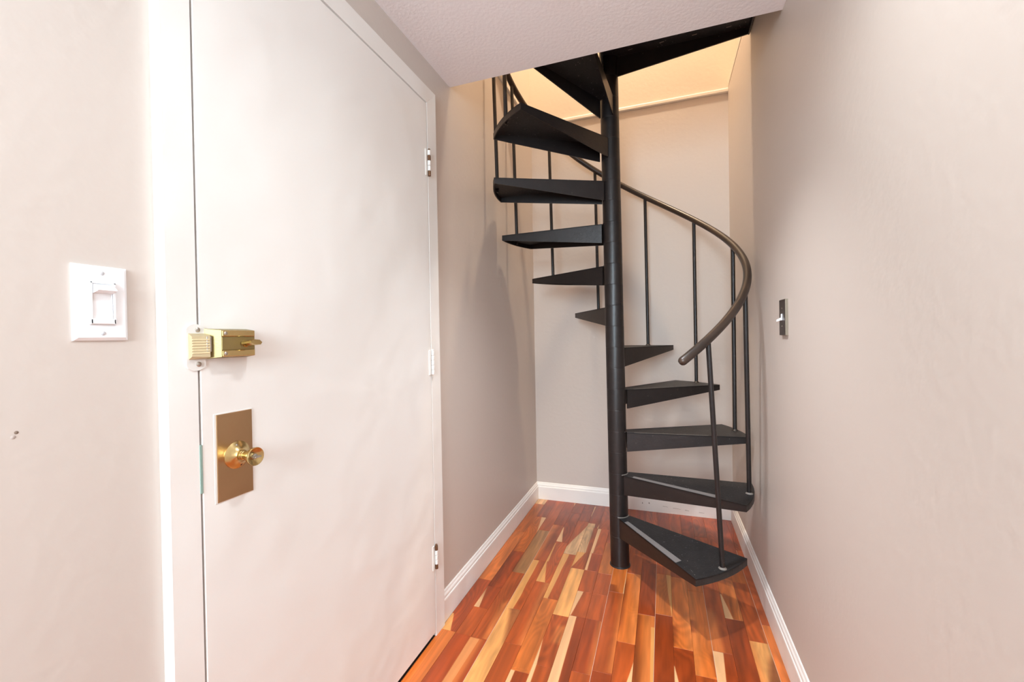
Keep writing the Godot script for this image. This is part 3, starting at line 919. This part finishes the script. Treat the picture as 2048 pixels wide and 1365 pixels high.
func make_stairs() -> void:
	var off := axis_at(0.0)
	var root := thing("spiral_staircase", off)
	tag(root, "black steel spiral staircase with open wedge treads and bare handrail", "staircase")
	# pole, with a fine groove where each sleeve ends
	var st := mb()
	var top := 3.35
	var prof := [Vector2(0.0, 0.0), Vector2(RP, 0.0)]
	for k in range(1, 13):
		var y := Y1 + (k - 1) * RISE
		for g in [y - D0 - 0.004, y + 0.004]:
			prof.append(Vector2(RP, g - 0.0012)); prof.append(Vector2(RP - 0.0007, g)); prof.append(Vector2(RP, g + 0.0012))
	prof.append(Vector2(RP, top)); prof.append(Vector2(0.0, top))
	lathe(st, prof, off, Vector3(LX, 1, LZ), 40, 0.2)
	build(st, "pole", M.iron, root, off)
	st = mb()
	lathe(st, [Vector2(0.0, 0.0), Vector2(RP + 0.005, 0.0), Vector2(RP + 0.004, 0.004), Vector2(RP, 0.0065)], off, Vector3.UP, 32)
	build(st, "base_ring", M.iron, root, off)
	for k in range(1, 12): make_tread(root, off, k)
	# landing: a plate filling the corner between pole, right wall and upper floor
	var y := 2.508
	var a := axis_at(y)
	st = mb()
	var zb := a.z + 0.004
	extrude(st, PackedVector2Array([Vector2(a.x - 0.030, zb), Vector2(W - 0.004, zb), Vector2(W - 0.004, ZC - 0.003), Vector2(a.x + 0.010, ZC - 0.003)]), Vector3(0, y - 0.006, 0), Vector3.RIGHT, Vector3.BACK, Vector3(0, 0.006, 0))
	var land := build(st, "landing", M.iron_top, root, off)
	st = mb()
	hexa(st, [Vector3(a.x + 0.02, y - 0.006, zb), Vector3(a.x + 0.02, y - 0.006, zb + 0.006), Vector3(a.x + 0.02, y - 0.104, zb + 0.006), Vector3(a.x + 0.02, y - 0.104, zb),
		Vector3(W - 0.004, y - 0.006, zb), Vector3(W - 0.004, y - 0.006, zb + 0.006), Vector3(W - 0.004, y - 0.034, zb + 0.006), Vector3(W - 0.004, y - 0.034, zb)])
	build(st, "side_plate", M.iron, land)
	st = mb()
	hexa(st, [Vector3(a.x - 0.026, y - 0.006, zb + 0.03), Vector3(a.x - 0.020, y - 0.006, zb + 0.03), Vector3(a.x - 0.020, y - 0.104, zb + 0.03), Vector3(a.x - 0.026, y - 0.104, zb + 0.03),
		Vector3(a.x + 0.012, y - 0.006, ZC - 0.004), Vector3(a.x + 0.018, y - 0.006, ZC - 0.004), Vector3(a.x + 0.018, y - 0.06, ZC - 0.004), Vector3(a.x + 0.012, y - 0.06, ZC - 0.004)])
	build(st, "side_plate", M.iron, land)
	st = mb()
	box(st, Vector3(W - 0.010, y - 0.040, zb + 0.006), Vector3(W - 0.004, y - 0.006, ZC - 0.004))
	build(st, "side_plate", M.iron, land)
	for j in 4:                          # short weld beads under the plate
		st = mb()
		var x := lerpf(a.x + 0.10, W - 0.10, j / 3.0)
		tube(st, [Vector3(x, y - 0.0065, zb + 0.04), Vector3(x + 0.018, y - 0.0065, zb + 0.043)], 0.002, 6, true)
		build(st, "weld_bead", M.weld, land)
	# handrail
	var path := []
	var i := 0.42
	while i < 12.05:
		path.append(rail_point(i))
		i += 0.055
	st = mb()
	tube(st, path, 0.0165, 18, true)
	build(st, "handrail", M.rail, root, off, "dark brown worn round handrail")
	# balusters
	for k in range(1, 12):
		var b := wedge_point(TH1 + (k - 1) * DTH, Y1 + (k - 1) * RISE, RB, 0.0)
		var t := rail_point([0.0, 0.79, 1.76][k] if k < 3 else float(k))
		st = mb()
		tube(st, [b + Vector3.DOWN * 0.002, b.lerp(t, 0.33), b.lerp(t, 0.66), t + Vector3.DOWN * 0.006], 0.0092, 14)
		var bal := build(st, "baluster", M.iron, root, off)
		st = mb()
		lathe(st, [Vector2(0.0, 0.0), Vector2(0.015, 0.0), Vector2(0.0145, 0.0016), Vector2(0.0105, 0.0042), Vector2(0.0092, 0.007)], b, Vector3.UP, 16)
		build(st, "weld_collar", M.weld if k <= 2 else M.iron, bal)

# ------------------------------------------------------------------ lamps
func downlight(at: Vector3, r: float, label: String, glass: Material, color: Color, energy: float, half: float, soft: float, aim := Vector3.DOWN) -> void:
	var t := thing("ceiling_light", at)
	tag(t, label, "ceiling light")
	var st := mb()
	lathe(st, [Vector2(r, 0.0), Vector2(r * 1.35, 0.0), Vector2(r * 1.3, -0.004), Vector2(r * 1.08, -0.008), Vector2(r, -0.006), Vector2(r, 0.0)], at, Vector3.UP, 36)
	build(st, "trim_ring", M.plastic, t, at)
	st = mb()
	lathe(st, [Vector2(0.0, -0.0005), Vector2(r, -0.0005), Vector2(r, -0.002), Vector2(0.0, -0.003)], at, Vector3.UP, 36)
	build(st, "lamp_lens", glass, t, at, "frosted glass lens")
	var l := SpotLight3D.new()
	l.name = "lamp_glow"
	t.add_child(l, true)
	l.position = Vector3(0, -0.012, 0)
	l.basis = Basis.looking_at(aim.normalized(), Vector3.FORWARD)
	l.light_color = color
	l.light_energy = energy
	l.light_size = r
	l.spot_range = 12.0
	l.spot_attenuation = 2.0
	l.spot_angle = half
	l.spot_angle_attenuation = soft
	l.shadow_enabled = true

const HALL_LAMP := 2.9
const FAR_LAMP := 1.15
const UPPER_LAMP := 13.0
const DAYLIGHT := 10.8

# a tall window in the wall behind the viewer, bright with daylight
func make_window() -> void:
	var c := Vector3(W / 2, 1.60, ZF)
	var hw := 0.35
	var hh := 0.50
	var win := thing("window_1", c)
	tag(win, "white framed daylight window in the wall behind the viewer", "window", "structure")
	var st := mb()
	for s in [-1.0, 1.0]:
		cbox(st, c + Vector3(s * (hw + 0.035) - 0.035, -hh - 0.07, -0.03), c + Vector3(s * (hw + 0.035) + 0.035, hh + 0.07, 0), 0.004)
		cbox(st, c + Vector3(-hw, s * (hh + 0.035) - 0.035, -0.03), c + Vector3(hw, s * (hh + 0.035) + 0.035, 0), 0.004)
	cbox(st, c + Vector3(-hw, -0.02, -0.026), c + Vector3(hw, 0.02, 0), 0.003)
	build(st, "window_frame", M.white, win, c)
	for y in [-1.0, 1.0]:
		st = mb()
		box(st, c + Vector3(-hw, minf(y * 0.02, y * hh), -0.012), c + Vector3(hw, maxf(y * 0.02, y * hh), -0.004))
		build(st, "window_pane", M.daylight, win, c)
	var l := AreaLight3D.new()
	l.name = "window_light"
	win.add_child(l, true)
	l.position = Vector3(0, 0, -0.034)
	l.area_size = Vector2(hw * 2, hh * 2)
	l.area_normalize_energy = false
	l.light_color = Color(0.86, 0.95, 1.0)
	l.light_energy = DAYLIGHT
	l.area_range = 12.0
	l.area_attenuation = 2.0
	l.shadow_enabled = true

# ------------------------------------------------------------------ scene
func _ready() -> void:
	var cam := Camera3D.new()
	cam.name = "camera"
	add_child(cam, true)
	cam.transform = Transform3D(Basis(Vector3.UP, 0.33812) * Basis(Vector3.RIGHT, -0.00887) * Basis(Vector3.BACK, -0.01686), EYE)
	cam.fov = rad_to_deg(2.0 * atan(682.5 / 856.827))
	cam.near = 0.02
	cam.far = 60.0
	cam.current = true
	var env := Environment.new()
	env.background_mode = Environment.BG_COLOR
	env.background_color = Color(0, 0, 0)
	env.tonemap_mode = Environment.TONE_MAPPER_LINEAR
	env.tonemap_exposure = 1.03
	env.sdfgi_enabled = true
	env.ssao_enabled = true
	env.ssil_enabled = true
	var we := WorldEnvironment.new()
	we.name = "environment"
	we.environment = env
	add_child(we, true)
	make_materials()
	M.scuff = paint(rgb(120, 104, 94), 0.7)
	M.seam = paint(rgb(206, 176, 156), 0.6)
	M.chip = paint(rgb(128, 108, 94), 0.8)
	M.chip_pale = paint(rgb(188, 174, 166), 0.8)
	M.grey = paint(rgb(205, 205, 208), 0.4)
	M.keeper_rib = paint(rgb(226, 208, 168), 0.35, 0.3)
	downlight(Vector3(0.56, H, 1.62), 0.045, "round white recessed ceiling light in front of the door", M.shade, Color(0.96, 0.98, 1.0), HALL_LAMP, 44.0, 1.0, Vector3(0.22, -2.05, -0.4))
	downlight(Vector3(0.86, H, 2.22), 0.06, "round white recessed ceiling light nearer the viewer", M.shade, Color(0.94, 0.98, 1.0), FAR_LAMP, 76.0, 1.0)
	downlight(Vector3(0.60, 5.0, 0.60), 0.09, "round recessed warm light over the stair well", M.shade_warm, Color(1.0, 0.9, 0.77), UPPER_LAMP, 84.0, 0.8)
	make_window()
	make_floor()
	make_room()
	make_door()
	make_switches()
	make_stairs()
